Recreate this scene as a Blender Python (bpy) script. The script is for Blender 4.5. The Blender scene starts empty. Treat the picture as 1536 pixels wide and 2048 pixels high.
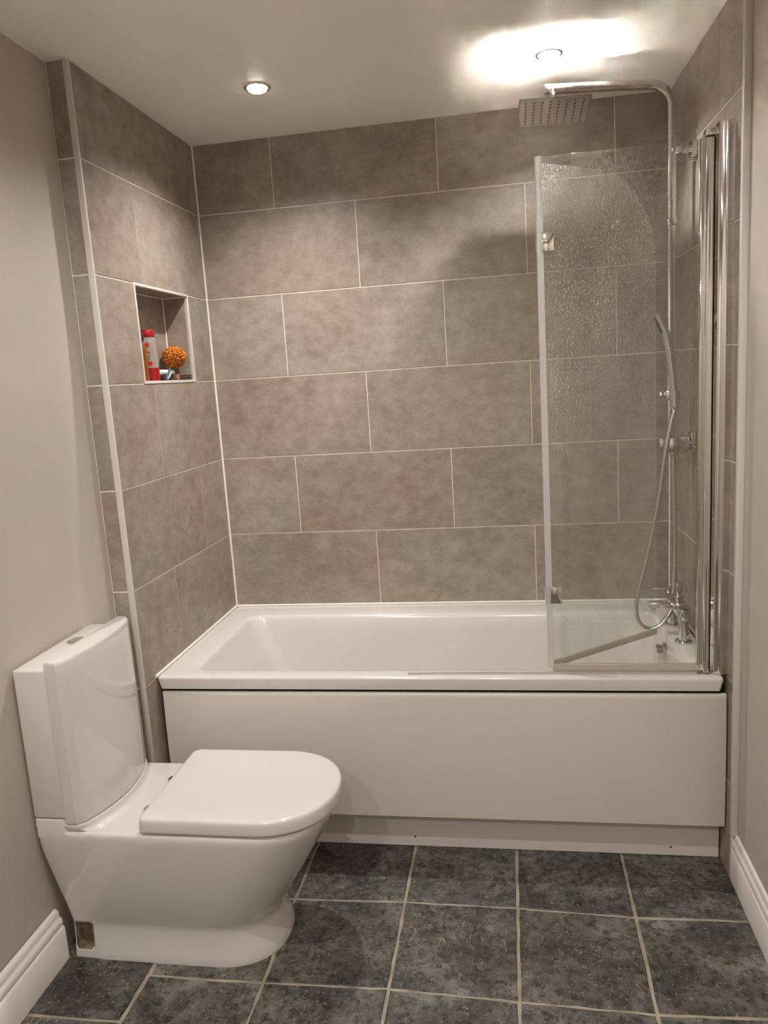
import bpy, bmesh, math, random
from mathutils import Vector, Matrix, noise
random.seed(7)
SC = bpy.context.scene
COL = SC.collection

# ------------------------------------------------------------------ camera
H = 2.346            # ceiling height
CAMP = Vector((1.1146, -2.8679, 1.4682))
yaw, pitch, roll = .1675, -.1733, -.0634
fwd = Vector((-math.sin(yaw)*math.cos(pitch), math.cos(yaw)*math.cos(pitch), math.sin(pitch)))
r0 = Vector((math.cos(yaw), math.sin(yaw), 0)); u0 = r0.cross(fwd)
rgt = math.cos(roll)*r0 + math.sin(roll)*u0
upv = -math.sin(roll)*r0 + math.cos(roll)*u0
cd = bpy.data.cameras.new('camera'); cam = bpy.data.objects.new('camera', cd); COL.objects.link(cam)
cam.matrix_world = Matrix(((rgt.x, upv.x, -fwd.x, CAMP.x), (rgt.y, upv.y, -fwd.y, CAMP.y), (rgt.z, upv.z, -fwd.z, CAMP.z), (0, 0, 0, 1)))
cd.sensor_fit = 'HORIZONTAL'; cd.sensor_width = 36; cd.lens = 36*1535.1/1536
cd.clip_start = .02
SC.camera = cam

# ------------------------------------------------------------------ world, exposure, light constants
w = bpy.data.worlds.new('world'); SC.world = w; w.use_nodes = True
w.node_tree.nodes['Background'].inputs[0].default_value = (.02, .018, .016, 1)
w.node_tree.nodes['Background'].inputs[1].default_value = .2
SC.view_settings.view_transform = 'Standard'; SC.view_settings.look = 'None'
SC.view_settings.gamma = 1; SC.view_settings.use_curve_mapping = False
SC.view_settings.exposure = 0.0
LAMP_COL = (1.0, .985, .965)
ALCOVE_W = 69        # spot power of the two lamps over the bath
FILL_W = 43          # spot power of the unseen fill lamps added behind the viewpoint
try:
    SC.cycles.max_bounces = 7; SC.cycles.transparent_max_bounces = 14; SC.cycles.diffuse_bounces = 5; SC.cycles.glossy_bounces = 4
    SC.cycles.blur_glossy = 0.0; SC.cycles.use_adaptive_sampling = True; SC.cycles.adaptive_threshold = .07; SC.cycles.use_light_tree = False; SC.cycles.sample_clamp_indirect = 0
except Exception: pass

# ------------------------------------------------------------------ materials
def mat(name, col=(.8,.8,.8), rough=.5, metal=0, **kw):
    m = bpy.data.materials.new(name); m.use_nodes = True
    b = m.node_tree.nodes['Principled BSDF']
    b.inputs['Base Color'].default_value = (*col, 1); b.inputs['Roughness'].default_value = rough
    b.inputs['Metallic'].default_value = metal
    for k, v in kw.items(): b.inputs[k].default_value = v
    return m
def srgb(r, g, b):
    f = lambda c: (c/255/12.92) if c/255 <= .04045 else ((c/255+.055)/1.055)**2.4
    return (f(r), f(g), f(b))
class N:                      # tiny node helper
    def __init__(s, m): s.t = m.node_tree; s.b = s.t.nodes['Principled BSDF']; s.out = s.t.nodes['Material Output']
    def n(s, typ, ins=None, **at):
        x = s.t.nodes.new(typ)
        for k, v in at.items(): setattr(x, k, v)
        for k, v in (ins or {}).items():
            if isinstance(v, bpy.types.NodeSocket): s.t.links.new(v, x.inputs[k])
            else: x.inputs[k].default_value = v
        return x
    def l(s, a, b): s.t.links.new(a, b)
    def ramp(s, fac, stops):
        r = s.n('ShaderNodeValToRGB', {0: fac}); e = r.color_ramp.elements
        while len(e) < len(stops): e.new(.5)
        for q, (p, c) in zip(e, stops):
            q.position = p; q.color = (*c, 1) if not isinstance(c, (int, float)) else (c, c, c, 1)
        return r.outputs[0]
    def mix(s, f, a, b, blend='MIX'):
        x = s.n('ShaderNodeMix', data_type='RGBA', blend_type=blend)
        for i, v in ((0, f), (6, a), (7, b)):
            if isinstance(v, bpy.types.NodeSocket): s.l(v, x.inputs[i])
            else: x.inputs[i].default_value = v if isinstance(v, (int, float)) else (*v, 1)
        return x.outputs[2]
    def math(s, op, a, b=0.0):
        x = s.n('ShaderNodeMath', {0: a, 1: b}, operation=op); return x.outputs[0]
    def pos(s, scale=(1, 1, 1), rnd=0.0):
        g = s.n('ShaderNodeNewGeometry').outputs['Position']
        if rnd:
            o = s.n('ShaderNodeObjectInfo').outputs['Random']
            k = s.math('MULTIPLY', o, rnd)
            c = s.n('ShaderNodeCombineXYZ', {0: k, 1: k, 2: k}).outputs[0]
            g = s.n('ShaderNodeVectorMath', {0: g, 1: c}, operation='ADD').outputs[0]
        return s.n('ShaderNodeMapping', {0: g, 3: scale}).outputs[0]
    def noise(s, v, sc, det=4, rough=.55, dist=0.0):
        return s.n('ShaderNodeTexNoise', {'Vector': v, 'Scale': sc, 'Detail': det, 'Roughness': rough, 'Distortion': dist}).outputs[0]
    def bump(s, h, st, d=.002):
        x = s.n('ShaderNodeBump', {'Height': h, 'Strength': st, 'Distance': d}); s.l(x.outputs[0], s.b.inputs['Normal'])

def make_tile():
    m = mat('concrete_tile', rough=.42); k = N(m); p = k.pos((1, 1, 1), 37.0)
    big = k.noise(p, 2.6, 3, .6)
    c = k.ramp(big, [(.28, srgb(130, 115, 101)), (.44, srgb(144, 131, 117)), (.58, srgb(160, 149, 135)), (.75, srgb(149, 135, 120))])
    tint = k.noise(k.pos((1, 1, 1), 71.0), 1.7, 1)
    c = k.mix(k.ramp(tint, [(.42, 0.0), (.70, .6)]), c, srgb(148, 122, 105))
    st = k.noise(k.pos((6, 6, 40), 23.0), 2.0, 3, .7)
    c = k.mix(k.ramp(st, [(.52, 0.0), (.78, .18)]), c, srgb(120, 104, 90))
    md_ = k.noise(k.pos((1, 1, 1.3), 47.0), 17, 4, .7)
    c = k.mix(.5, c, k.ramp(md_, [(.32, srgb(118, 103, 89)), (.5, srgb(148, 134, 119)), (.68, srgb(170, 158, 144))]))
    spk = k.ramp(k.noise(k.pos((14, 14, 20), 11.0), 3.0, 4, .75), [(.66, 0.0), (.72, .5)])
    c = k.mix(spk, c, srgb(112, 94, 80))
    k.l(c, k.b.inputs['Base Color'])
    k.l(k.ramp(big, [(.3, .36), (.7, .5)]), k.b.inputs['Roughness'])
    return m
def make_slate():
    m = mat('slate', rough=.5); k = N(m); p = k.pos((1, 1, 1), 53.0)
    a = k.noise(p, 6, 6, .68, .5)
    c = k.ramp(a, [(.30, srgb(44, 42, 40)), (.43, srgb(70, 67, 63)), (.56, srgb(103, 98, 92)), (.70, srgb(138, 132, 124))])
    br = k.noise(k.pos((1, 1, 1), 19.0), 3.1, 5, .6)
    c = k.mix(k.ramp(br, [(.48, 0.0), (.72, .55)]), c, srgb(92, 84, 70))
    gr = k.noise(k.pos((1, 1, 1), 29.0), 42, 5, .75)
    c = k.mix(k.ramp(gr, [(.45, 0.0), (.63, .85)]), c, srgb(26, 25, 24))
    fl = k.noise(k.pos((1, 1, 1), 5.0), 95, 3, .6)
    c = k.mix(k.ramp(fl, [(.60, 0.0), (.70, .6)]), c, srgb(150, 143, 131))
    # cleft edges: thin tan contour lines of the riven layers, on some places only
    cl = k.noise(k.pos((1, .28, 1), 83.0), 7, 4, .6, .2)
    d = k.math('ABSOLUTE', k.math('SUBTRACT', cl, .52))
    ln = k.ramp(d, [(.0, 1.0), (.004, 0.0)])
    where = k.ramp(k.noise(k.pos((1, 1, 1), 61.0), 2.4, 2), [(.58, 0.0), (.64, .65)])
    lf = k.math('MULTIPLY', ln, where)
    c = k.mix(lf, c, srgb(165, 152, 126))
    k.l(c, k.b.inputs['Base Color'])
    k.l(k.ramp(gr, [(.3, .42), (.7, .62)]), k.b.inputs['Roughness'])
    step = k.ramp(cl, [(.49, 0.0), (.53, 1.0)])
    h = k.math('ADD', k.math('MULTIPLY', a, .9), k.math('ADD', k.math('MULTIPLY', gr, .35), k.math('MULTIPLY', step, .25)))
    k.bump(h, .75, .008)
    return m
def make_paint(name, col, rough, amt=.03):
    m = mat(name, col, rough); k = N(m); p = k.pos()
    return m
def make_grout(name, c1, c2):
    m = mat(name, c1, .85); k = N(m)
    k.l(k.mix(k.ramp(k.noise(k.pos(), 14, 2), [(.35, 0.0), (.7, 1.0)]), c1, c2), k.b.inputs['Base Color'])
    return m
def make_glass(name, tint, dirt):
    m = bpy.data.materials.new(name); m.use_nodes = True; t = m.node_tree
    k = N(m); t.nodes.remove(k.b)
    tr = k.n('ShaderNodeBsdfTransparent', {0: (*tint, 1)}); gl = k.n('ShaderNodeBsdfGlossy', {0: (1, 1, 1, 1), 'Roughness': .01})
    bf = k.n('ShaderNodeNewGeometry').outputs['Backfacing']
    ior = k.math('SUBTRACT', 1.45, k.math('MULTIPLY', bf, 1.45-1/1.45))     # same air-to-glass reflectance on both faces of the pane
    fr = k.n('ShaderNodeFresnel', {'IOR': ior}).outputs[0]
    mx = k.n('ShaderNodeMixShader', {0: k.math('MULTIPLY', fr, .8), 1: tr.outputs[0], 2: gl.outputs[0]}).outputs[0]
    if dirt > 0:
        df = k.n('ShaderNodeBsdfDiffuse', {0: (*srgb(232, 226, 214), 1)}).outputs[0]
        tl = k.n('ShaderNodeBsdfTranslucent', {0: (*srgb(232, 226, 214), 1)}).outputs[0]
        sc = k.n('ShaderNodeMixShader', {0: .45, 1: df, 2: tl}).outputs[0]
        run = k.noise(k.pos((1, 1, .6)), 210, 3, .7)
        spots = k.ramp(run, [(.49, 0.0), (.64, 1.0)])
        zone = k.ramp(k.noise(k.pos(), 3.0, 3), [(.30, .25), (.62, 1.0)])
        z = k.n('ShaderNodeSeparateXYZ', {0: k.n('ShaderNodeNewGeometry').outputs['Position']}).outputs[2]
        hgt = k.ramp(k.math('DIVIDE', z, 2.2), [(.30, .10), (.55, .35), (.72, .85), (.86, 1.0)])
        f = k.math('MULTIPLY', k.math('MULTIPLY', spots, zone), k.math('MULTIPLY', hgt, dirt))
        film = k.math('MULTIPLY', k.ramp(k.noise(k.pos((1, 1, .3)), 9, 3), [(.35, .25), (.7, 1.0)]), dirt*.13)
        mx = k.n('ShaderNodeMixShader', {0: k.math('ADD', f, film), 1: mx, 2: sc}).outputs[0]
    k.l(mx, k.out.inputs[0]); return m
def make_emit(name, col, st):
    m = bpy.data.materials.new(name); m.use_nodes = True; k = N(m); k.t.nodes.remove(k.b)
    k.l(k.n('ShaderNodeEmission', {0: (*col, 1), 1: st}).outputs[0], k.out.inputs[0]); return m
M = {}
M['tile'] = make_tile(); M['slate'] = make_slate()
M['paint'] = make_paint('wall_paint', srgb(186, 174, 161), .55)
M['ceil'] = make_paint('ceiling_paint', srgb(250, 246, 240), .33, .015)
M['grout'] = make_grout('wall_grout', srgb(226, 217, 206), srgb(206, 194, 182))
M['fgrout'] = make_grout('floor_grout', srgb(172, 159, 141), srgb(138, 126, 110))
M['gloss'] = mat('white_gloss_wood', srgb(228, 222, 214), .28)
M['trim'] = mat('white_plastic_trim', srgb(206, 199, 192), .35)
M['silicone'] = mat('white_silicone', srgb(230, 225, 218), .4)
M['ceramic'] = mat('white_ceramic', srgb(209, 205, 198), .07, **{'Coat Weight': .4, 'Coat Roughness': .03})
M['lid'] = mat('white_seat_plastic', srgb(213, 208, 201), .12)
M['acrylic'] = mat('white_acrylic', srgb(216, 210, 202), .16)
M['panel'] = mat('white_bath_panel', srgb(216, 208, 199), .24)
M['plinth'] = mat('white_plinth_board', srgb(216, 208, 199), .38)
M['chrome'] = mat('chrome', (.78, .76, .74), .07, 1)
M['chrome_wet'] = mat('chrome_limescale', (.70, .69, .68), .15, 1)
k = N(M['chrome_wet'])
k.l(k.ramp(k.noise(k.pos(), 150, 3, .7), [(.50, .09), (.72, .34)]), k.b.inputs['Roughness'])
M['head'] = mat('chrome_shower_head', (.38, .37, .36), .02, 1)
M['dark'] = mat('gap_shade', (.012, .010, .009), .8)  # near-black stands in for shade inside the rim gap and screw holes
M['rubber'] = mat('dark_rubber', (.03, .03, .03), .6)
M['glass'] = make_glass('clear_screen_glass', (.975, .99, .98), .10)
M['glass2'] = make_glass('limescaled_screen_glass', (.97, .985, .975), .55)
M['seal'] = mat('clear_seal', srgb(205, 198, 188), .25, **{'Transmission Weight': .35})
M['seal_old'] = mat('yellowed_seal', srgb(180, 170, 154), .35)
M['seal_white'] = mat('milky_seal', srgb(226, 225, 223), .3, **{'Transmission Weight': .45})
M['etch'] = mat('etched_white', srgb(225, 222, 215), .7)
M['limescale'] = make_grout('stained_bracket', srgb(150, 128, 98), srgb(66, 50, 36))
M['bulb'] = make_emit('lamp_face', (1, .93, .82), 14); M['bulb'].cycles.emission_sampling = 'NONE'
M['door'] = mat('white_door', srgb(225, 218, 208), .35)

# ------------------------------------------------------------------ geometry helpers
def finish(bm, angle=38):
    bmesh.ops.recalc_face_normals(bm, faces=bm.faces)
    for f in bm.faces: f.smooth = True
    lim = math.radians(angle)
    for e in bm.edges:
        if len(e.link_faces) == 2 and e.calc_face_angle(0) > lim: e.smooth = False
def ploc(p):
    v = Vector((0, 0, 0))
    while p is not None: v += p.location; p = p.parent
    return v
def obj(name, bm, m, parent=None, angle=38, origin=None):
    """link a bmesh given in world coordinates as ONE object; its origin is the parent's unless given"""
    finish(bm, angle)
    me = bpy.data.meshes.new(name)
    base = ploc(parent)
    if origin is not None: base = Vector(origin)
    bmesh.ops.translate(bm, vec=-base, verts=bm.verts)
    bm.to_mesh(me); bm.free()
    for x in (m if isinstance(m, (list, tuple)) else [m]): me.materials.append(x)
    o = bpy.data.objects.new(name, me); COL.objects.link(o); o.parent = parent
    if origin is not None: o.location = base - ploc(parent)
    return o
def tag(o, label, cat, group=None):
    o['label'] = label; o['category'] = cat
    if group: o['group'] = group
    return o
def thing(name, loc, label, cat, group=None):
    o = bpy.data.objects.new(name, None); COL.objects.link(o); o.location = loc; o.empty_display_size = .05
    return tag(o, label, cat, group)
def struct(o): o['kind'] = 'structure'; return o
def B(): return bmesh.new()
def box(bm, x0, x1, y0, y1, z0, z1, bev=0, seg=2):
    t = bmesh.new()
    vs = [t.verts.new((x, y, z)) for x in (x0, x1) for y in (y0, y1) for z in (z0, z1)]
    for f in ((0,1,3,2),(4,6,7,5),(0,4,5,1),(2,3,7,6),(0,2,6,4),(1,5,7,3)): t.faces.new([vs[i] for i in f])
    bmesh.ops.recalc_face_normals(t, faces=t.faces)
    if bev: bmesh.ops.bevel(t, geom=t.edges[:], offset=bev, segments=seg, affect='EDGES', profile=.5)
    merge(bm, t); return bm
def merge(bm, t, mtx=None):
    if mtx is not None: bmesh.ops.transform(t, matrix=mtx, verts=t.verts)
    me = bpy.data.meshes.new('tmp'); t.to_mesh(me); t.free(); bm.from_mesh(me); bpy.data.meshes.remove(me); return bm
def loft(bm, rings, cap0=True, cap1=True, closed=True):
    R = [[bm.verts.new(p) for p in r] for r in rings]; n = len(R[0])
    for a, b in zip(R, R[1:]):
        for i in range(n if closed else n-1):
            j = (i+1) % n; bm.faces.new((a[i], a[j], b[j], b[i]))
    if cap0: bm.faces.new(R[0][::-1])
    if cap1: bm.faces.new(R[-1])
    return bm
def circ(c, r, ax, n=24, ph=0, ry=None):
    ry = ry or r; out = []
    for i in range(n):
        a = 2*math.pi*i/n+ph; u, v = r*math.cos(a), ry*math.sin(a)
        d = {'x': (0, u, v), 'y': (u, 0, v), 'z': (u, v, 0)}[ax]
        out.append((c[0]+d[0], c[1]+d[1], c[2]+d[2]))
    return out
def lathe(bm, c, prof, ax='z', n=28):
    """prof: list of (distance along axis, radius)"""
    rings = []
    for d, r in prof:
        p = list(c); p['xyz'.index(ax)] += d; rings.append(circ(p, max(r, 1e-4), ax, n))
    return loft(bm, rings)
def smooth_path(P, n=8):
    P = [Vector(p) for p in P]; out = []
    for i in range(len(P)-1):
        p0 = P[max(i-1, 0)]; p1 = P[i]; p2 = P[i+1]; p3 = P[min(i+2, len(P)-1)]
        for k in range(n):
            t = k/n
            out.append(.5*((2*p1)+(p2-p0)*t+(2*p0-5*p1+4*p2-p3)*t*t+(3*p1-p0-3*p2+p3)*t**3))
    out.append(P[-1]); return out
def sweep(bm, path, sect, ref=Vector((0, 1, 0))):
    """sweep a closed 2D section [(u,v)] along path; sect may be a function of index"""
    path = [Vector(p) for p in path]; rings = []
    for i, p in enumerate(path):
        t = (path[min(i+1, len(path)-1)]-path[max(i-1, 0)]).normalized()
        s = ref - t*ref.dot(t)
        if s.length < 1e-4: s = Vector((1, 0, 0)) - t*t.x
        s.normalize(); q = t.cross(s)
        sc = sect(i) if callable(sect) else sect
        rings.append([p+s*u+q*v for u, v in sc])
    return loft(bm, rings)
def csec(r, n=12): return [(r*math.cos(2*math.pi*i/n), r*math.sin(2*math.pi*i/n)) for i in range(n)]
def rsec(a, b, r=.003):
    out = []
    for cx, cy, a0 in ((a-r, b-r, 0), (-a+r, b-r, 90), (-a+r, -b+r, 180), (a-r, -b+r, 270)):
        for d in (0, 45, 90): out.append((cx+r*math.cos(math.radians(a0+d)), cy+r*math.sin(math.radians(a0+d))))
    return out
def rrect(x0, x1, y0, y1, r, z, n=6):
    out = []
    for cx, cy, a0 in ((x1-r, y1-r, 0), (x0+r, y1-r, 90), (x0+r, y0+r, 180), (x1-r, y0+r, 270)):
        for i in range(n+1):
            a = math.radians(a0+90*i/n); out.append((cx+r*math.cos(a), cy+r*math.sin(a), z))
    return out
def quad(bm, pts): bm.faces.new([bm.verts.new(p) for p in pts])

# ------------------------------------------------------------------ tiled walls
ZR = lambda i: .5866+(6-i)*.303
G = .0035            # grout joint
W = 1.680
_tiles = {}
def tile_mesh(wd, ht):
    key = (round(wd, 4), round(ht, 4))
    if key not in _tiles:
        bm = B(); t = .0016; c = .0012
        a, b = wd/2, ht/2
        R = [[(-a, -b, -.004), (a, -b, -.004), (a, b, -.004), (-a, b, -.004)],
             [(-a, -b, t-c), (a, -b, t-c), (a, b, t-c), (-a, b, t-c)],
             [(-a+c, -b+c, t), (a-c, -b+c, t), (a-c, b-c, t), (-a+c, b-c, t)]]
        loft(bm, R, cap0=False); finish(bm, 20)
        me = bpy.data.meshes.new('tile'); bm.to_mesh(me); bm.free(); me.materials.append(M['tile']); _tiles[key] = me
    return _tiles[key]
FR = {'-y': Matrix(((1, 0, 0), (0, 0, -1), (0, 1, 0))), '+x': Matrix(((0, 0, 1), (1, 0, 0), (0, 1, 0))),
      '-x': Matrix(((0, 0, -1), (-1, 0, 0), (0, 1, 0))), '+y': Matrix(((-1, 0, 0), (0, 0, 1), (0, 1, 0))),
      '-z': Matrix(((0, 1, 0), (1, 0, 0), (0, 0, -1))), '+z': Matrix(((1, 0, 0), (0, 1, 0), (0, 0, 1)))}
def put_tile(parent, face, a0, a1, b0, b1, plane):
    """a: span along the wall (X or Y), b: span in Z (or Y); plane: face coordinate (world)"""
    wd, ht = a1-a0-G, b1-b0-G
    if wd < .008 or ht < .008: return
    ca, cb = (a0+a1)/2, (b0+b1)/2
    c = {'-y': (ca, plane, cb), '+y': (ca, plane, cb), '+x': (plane, ca, cb), '-x': (plane, ca, cb), '-z': (ca, cb, plane), '+z': (ca, cb, plane)}[face]
    if face == '-z': wd, ht = ht, wd
    o = bpy.data.objects.new('tile', tile_mesh(wd, ht)); COL.objects.link(o)
    n = Vector({'-y': (0, -1, 0), '+y': (0, 1, 0), '+x': (1, 0, 0), '-x': (-1, 0, 0), '-z': (0, 0, -1), '+z': (0, 0, 1)}[face])
    o.matrix_local = Matrix.Translation(Vector(c)-n*.0016) @ FR[face].to_4x4()
    o.parent = parent
def rows(parent, face, plane, lo, hi, joints, first=1, last=6):
    for i in range(first, last+1):
        top = H+.001 if i == 1 else ZR(i-1); bot = ZR(i)
        js = [lo]+[j for j in joints(i) if lo+.01 < j < hi-.01]+[hi]
        for a, b in zip(js, js[1:]): put_tile(parent, face, a, b, bot, top, plane)
e = .0016
D = .818
# back wall
bm = B(); box(bm, -.02, W+.03, e, .10, 0, H)
wb = struct(obj('wall_back', bm, M['grout']))
rows(wb, '-y', 0, .002, W-.002, lambda i: [.2945+.603*k for k in range(3)] if i % 2 else [.594+.603*k for k in range(2)])
# left alcove wall with the niche
NY0, NY1, NZ0, NZ1, ND = -.583, -.188, 1.5005, 1.7945, .094
bm = B()
for y0, y1, z0, z1 in ((-D+.001, NY0, 0, H), (NY1, .10, 0, H), (NY0, NY1, 0, NZ0), (NY0, NY1, NZ1, H)): box(bm, -.11, -e, y0, y1, z0, z1)
box(bm, -.13, -ND-e, NY0-.02, NY1+.02, NZ0-.02, NZ1+.02)
box(bm, -.112, -.066, -D+.001, -.5, 0, H)
wl = struct(obj('wall_left_alcove', bm, M['grout']))
for i in range(1, 9):
    top = H+.001 if i == 1 else ZR(i-1); bot = max(ZR(i), .001)
    if i == 3:
        put_tile(wl, '+x', -D+.006, NY0-.006, bot, top, 0); put_tile(wl, '+x', NY1+.006, -.002, bot, top, 0)
    else:
        j = -.229 if i % 2 else -.521
        put_tile(wl, '+x', -D+.006, j, bot, top, 0); put_tile(wl, '+x', j, -.002, bot, top, 0)
    put_tile(wl, '-y', -.0655, -.0150, bot, top, -D)
put_tile(wl, '+x', NY0+.002, NY1-.002, NZ0+.002, NZ1-.002, -ND)
put_tile(wl, '-y', -ND+.002, -.009, NZ0+.002, NZ1-.002, NY1-.0002)
put_tile(wl, '+y', -ND+.002, -.009, NZ0+.002, NZ1-.002, NY0+.0002)
put_tile(wl, '-z', -ND+.002, -.009, NY0+.002, NY1-.002, NZ1-.0002)
put_tile(wl, '+z', -ND+.002, -.009, NY0+.002, NY1-.002, NZ0+.0016)
# right alcove wall, running very slightly out of square
PHI = .0160; YR = -.778
bm = B(); box(bm, e, .10, YR+.001, .04, 0, H)
wr = obj('wall_right_alcove', bm, M['grout']); struct(wr); wr.location = (W, 0, 0); wr.rotation_euler = (0, 0, PHI)
rows(wr, '-x', 0, YR+.006, -.002, lambda i: [-.570] if i % 2 else [-.268], 1, 8)

# corner trims
def trim(name, bm, m='trim'): return struct(obj(name, bm, M[m]))
bm = B(); box(bm, -.0155, .0015, -D-.0018, -D+.0065, .001, H-.001, .0016); trim('trim_1', bm)
bm = B(); box(bm, -.002, .016, YR-.010, YR+.006, .140, H-.001, .0018)
t2 = trim('trim_2', bm); t2.location = (W, 0, 0); t2.rotation_euler = (0, 0, PHI)
bm = B(); o_, i_ = .0065, .0
for y0, y1, z0, z1 in ((NY0-o_, NY0+.002, NZ0-o_, NZ1+o_), (NY1-.002, NY1+o_, NZ0-o_, NZ1+o_), (NY0, NY1, NZ0-o_, NZ0+.0025), (NY0, NY1, NZ1-.002, NZ1+o_)):
    box(bm, -.009, .0022, y0, y1, z0, z1, .0012, 1)
trim('trim_3', bm)
def bead(name, p0, p1, r): bm = B(); sweep(bm, [p0, p1], csec(r, 8), Vector((.3, .5, .8))); return trim(name, bm, 'silicone')
bead('trim_4', (0.001, -.001, .60), (0.001, -.001, H), .0042)
bead('trim_5', (W-.001, -.001, .60), (W-.001, -.001, H), .0032)
bead('trim_6', (.002, -.001, .5935), (W, -.001, .5935), .0050)
bead('trim_7', (.001, -.745, .5935), (.001, -.001, .5935), .0055)
bead('trim_8', (W+.0105, -.690, .5935), (W, -.001, .5935), .0055)
bead('trim_9', (-ND+.001, NY1-.001, NZ0), (-ND+.001, NY1-.001, NZ1), .0022)
bead('trim_10', (-ND+.001, NY0, NZ1-.001), (-ND+.001, NY1, NZ1-.001), .0022)
bead('trim_11', (-ND+.001, NY1-.001, NZ1-.001), (-.008, NY1-.001, NZ1-.001), .0018)

# ------------------------------------------------------------------ painted walls, ceiling, floor, front of the room
YB = -4.3            # wall behind the camera
def xl(y, z):        # old plaster of the left wall: bows outwards low down
    s = min(max((1.75-z)/.9, 0), 1); s = s*s*(3-2*s)
    q = min(max((-D-y)/.13, 0), 1); q = q*q*(3-2*q)
    return -.0665-.048*s*q
bm = B(); ys = [-D+.002, -.83, -.84, -.85, -.86, -.87, -.88, -.89, -.90, -.91, -.92, -.93, -.94, -.95, -.96, -1.0, -1.2, -1.6, -2.4, -3.4, YB]; zs = [H*i/40 for i in range(41)]
g = [[bm.verts.new((xl(y, z), y, z)) for z in zs] for y in ys]
for i in range(len(ys)-1):
    for j in range(40): bm.faces.new((g[i][j], g[i+1][j], g[i+1][j+1], g[i][j+1]))
ext = bmesh.ops.extrude_face_region(bm, geom=bm.faces[:])
bmesh.ops.translate(bm, vec=(-.10, 0, 0), verts=[v for v in ext['geom'] if isinstance(v, bmesh.types.BMVert)])
struct(obj('wall_left', bm, M['paint'], angle=50))
XR = 1.7085
bm = B(); box(bm, XR, XR+.10, YB, YR-.0005, 0, H); struct(obj('wall_right', bm, M['paint']))
bm = B(); box(bm, -.30, .62, YB-.10, YB, 0, H); box(bm, 1.40, 1.9, YB-.10, YB, 0, H); box(bm, .62, 1.40, YB-.10, YB, 2.0, H)
struct(obj('wall_front', bm, M['paint']))
bm = B(); box(bm, .625, 1.395, YB-.06, YB-.02, .004, 1.996, .003)
for x0, x1 in ((.72, .98), (1.04, 1.30)):
    for z0, z1 in ((.2, .9), (1.1, 1.85)): box(bm, x0, x1, YB-.022, YB-.012, z0, z1, .006)
dr = struct(obj('door_1', bm, M['door']))
bm = B(); lathe(bm, (.69, YB-.022, 1.0), [(0, .025), (.008, .025), (.009, .009), (.05, .009), (.051, .012), (.06, .012)], 'y'); sweep(bm, [(.69, YB+.03, 1.0), (.80, YB+.03, 1.0)], csec(.009)); obj('door_handle', bm, M['chrome'], dr)
bm = B(); box(bm, -.25, 1.9, YB-.1, .12, H, H+.08); struct(obj('ceiling', bm, M['ceil']))

# floor: slate tiles laid by hand over pale grout
bm = B(); box(bm, -.25, 1.9, YB-.1, .12, -.05, -.0025); fl = struct(obj('floor', bm, M['fgrout']))
fx = [-.128, .154, .462, .778, 1.0935, 1.4065, 1.7068]
fy = [-.634, -.948, -1.264, -1.579, -1.894, -2.209, -2.524, -2.839, -3.154, -3.469, -3.784, -4.10, -4.29]
dxj = {(2, 1): (-.004, -.002), (3, 1): (0, .008), (4, 1): (0, .006), (5, 1): (0, -.008), (3, 2): (0, .009), (4, 2): (0, -.003), (5, 2): (-.003, -.012), (2, 2): (0, .001), (1, 2): (.004, -.001)}
def fpt(i, j):
    d = dxj.get((i, j), (0, 0)); return fx[i]+d[0], fy[j]+d[1]
def floor_tile(c4, seed):
    rnd = random.Random(seed); bm = B(); n = 7; g = .0044
    cx = sum(p[0] for p in c4)/4; cy = sum(p[1] for p in c4)/4
    outer = []
    for (x0, y0), (x1, y1) in zip(c4, c4[1:]+c4[:1]):
        for q in range(n):
            t = q/n; x = x0+(x1-x0)*t; y = y0+(y1-y0)*t
            dx, dy = cx-x, cy-y
            gx = g+rnd.uniform(-.0014, .0016)
            outer.append((x+math.copysign(min(gx, abs(dx)), dx) if abs(x-cx) > .45*abs(c4[1][0]-c4[0][0]) else x,
                          y+math.copysign(min(gx, abs(dy)), dy) if abs(y-cy) > .45*abs(c4[2][1]-c4[1][1]) else y))
    h = rnd.uniform(-.0006, .0008)
    R = [[(x, y, -.012) for x, y in outer], [(x, y, -.0012+h) for x, y in outer],
         [(x+(cx-x)*.012, y+(cy-y)*.012, .0004+h+rnd.uniform(-.0002, .0003)) for x, y in outer],
         [(x+(cx-x)*.35, y+(cy-y)*.35, .0006+h) for x, y in outer]]
    loft(bm, R, cap0=False); obj('floor_tile', bm, M['slate'], fl, 25, origin=(cx, cy, 0))
sd = 0
for j in range(len(fy)-1):
    for i in range(1, len(fx)-1):
        a, b, c, d = fpt(i, j), fpt(i+1, j), fpt(i+1, j+1), fpt(i, j+1); sd += 1
        floor_tile([d, c, b, a], sd)
ly = [-.78, -1.095, -1.41, -1.725, -2.04, -2.355, -2.67, -2.985, -3.30, -3.615, -3.93, -4.29]
for j in range(len(ly)-1):
    a, b = (fx[0], ly[j]), (fx[1], ly[j]); c, d = (fx[1], ly[j+1]), (fx[0], ly[j+1]); floor_tile([d, c, b, a], 300+j)

# baseboards, moulded profile (distance from wall, height)
BP = [(0, 0), (.0165, 0), (.0165, .093), (.0145, .0965), (.0125, .099), (.0140, .106), (.0135, .116), (.0105, .121), (.0085, .123), (.0085, .129), (.0075, .138), (.0045, .143), (0, .1445)]
bm = B()
for y0, y1 in ((-1.226, YB),):
    loft(bm, [[(-.111+d*1.45, y, z) for d, z in BP] for y in (y0, y1)])
struct(obj('baseboard_left', bm, M['gloss'], angle=60))
bm = B(); loft(bm, [[(XR+.001-d, y, z) for d, z in BP] for y in (YR-.0005, YB)])
struct(obj('baseboard_right', bm, M['gloss'], angle=60))

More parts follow.
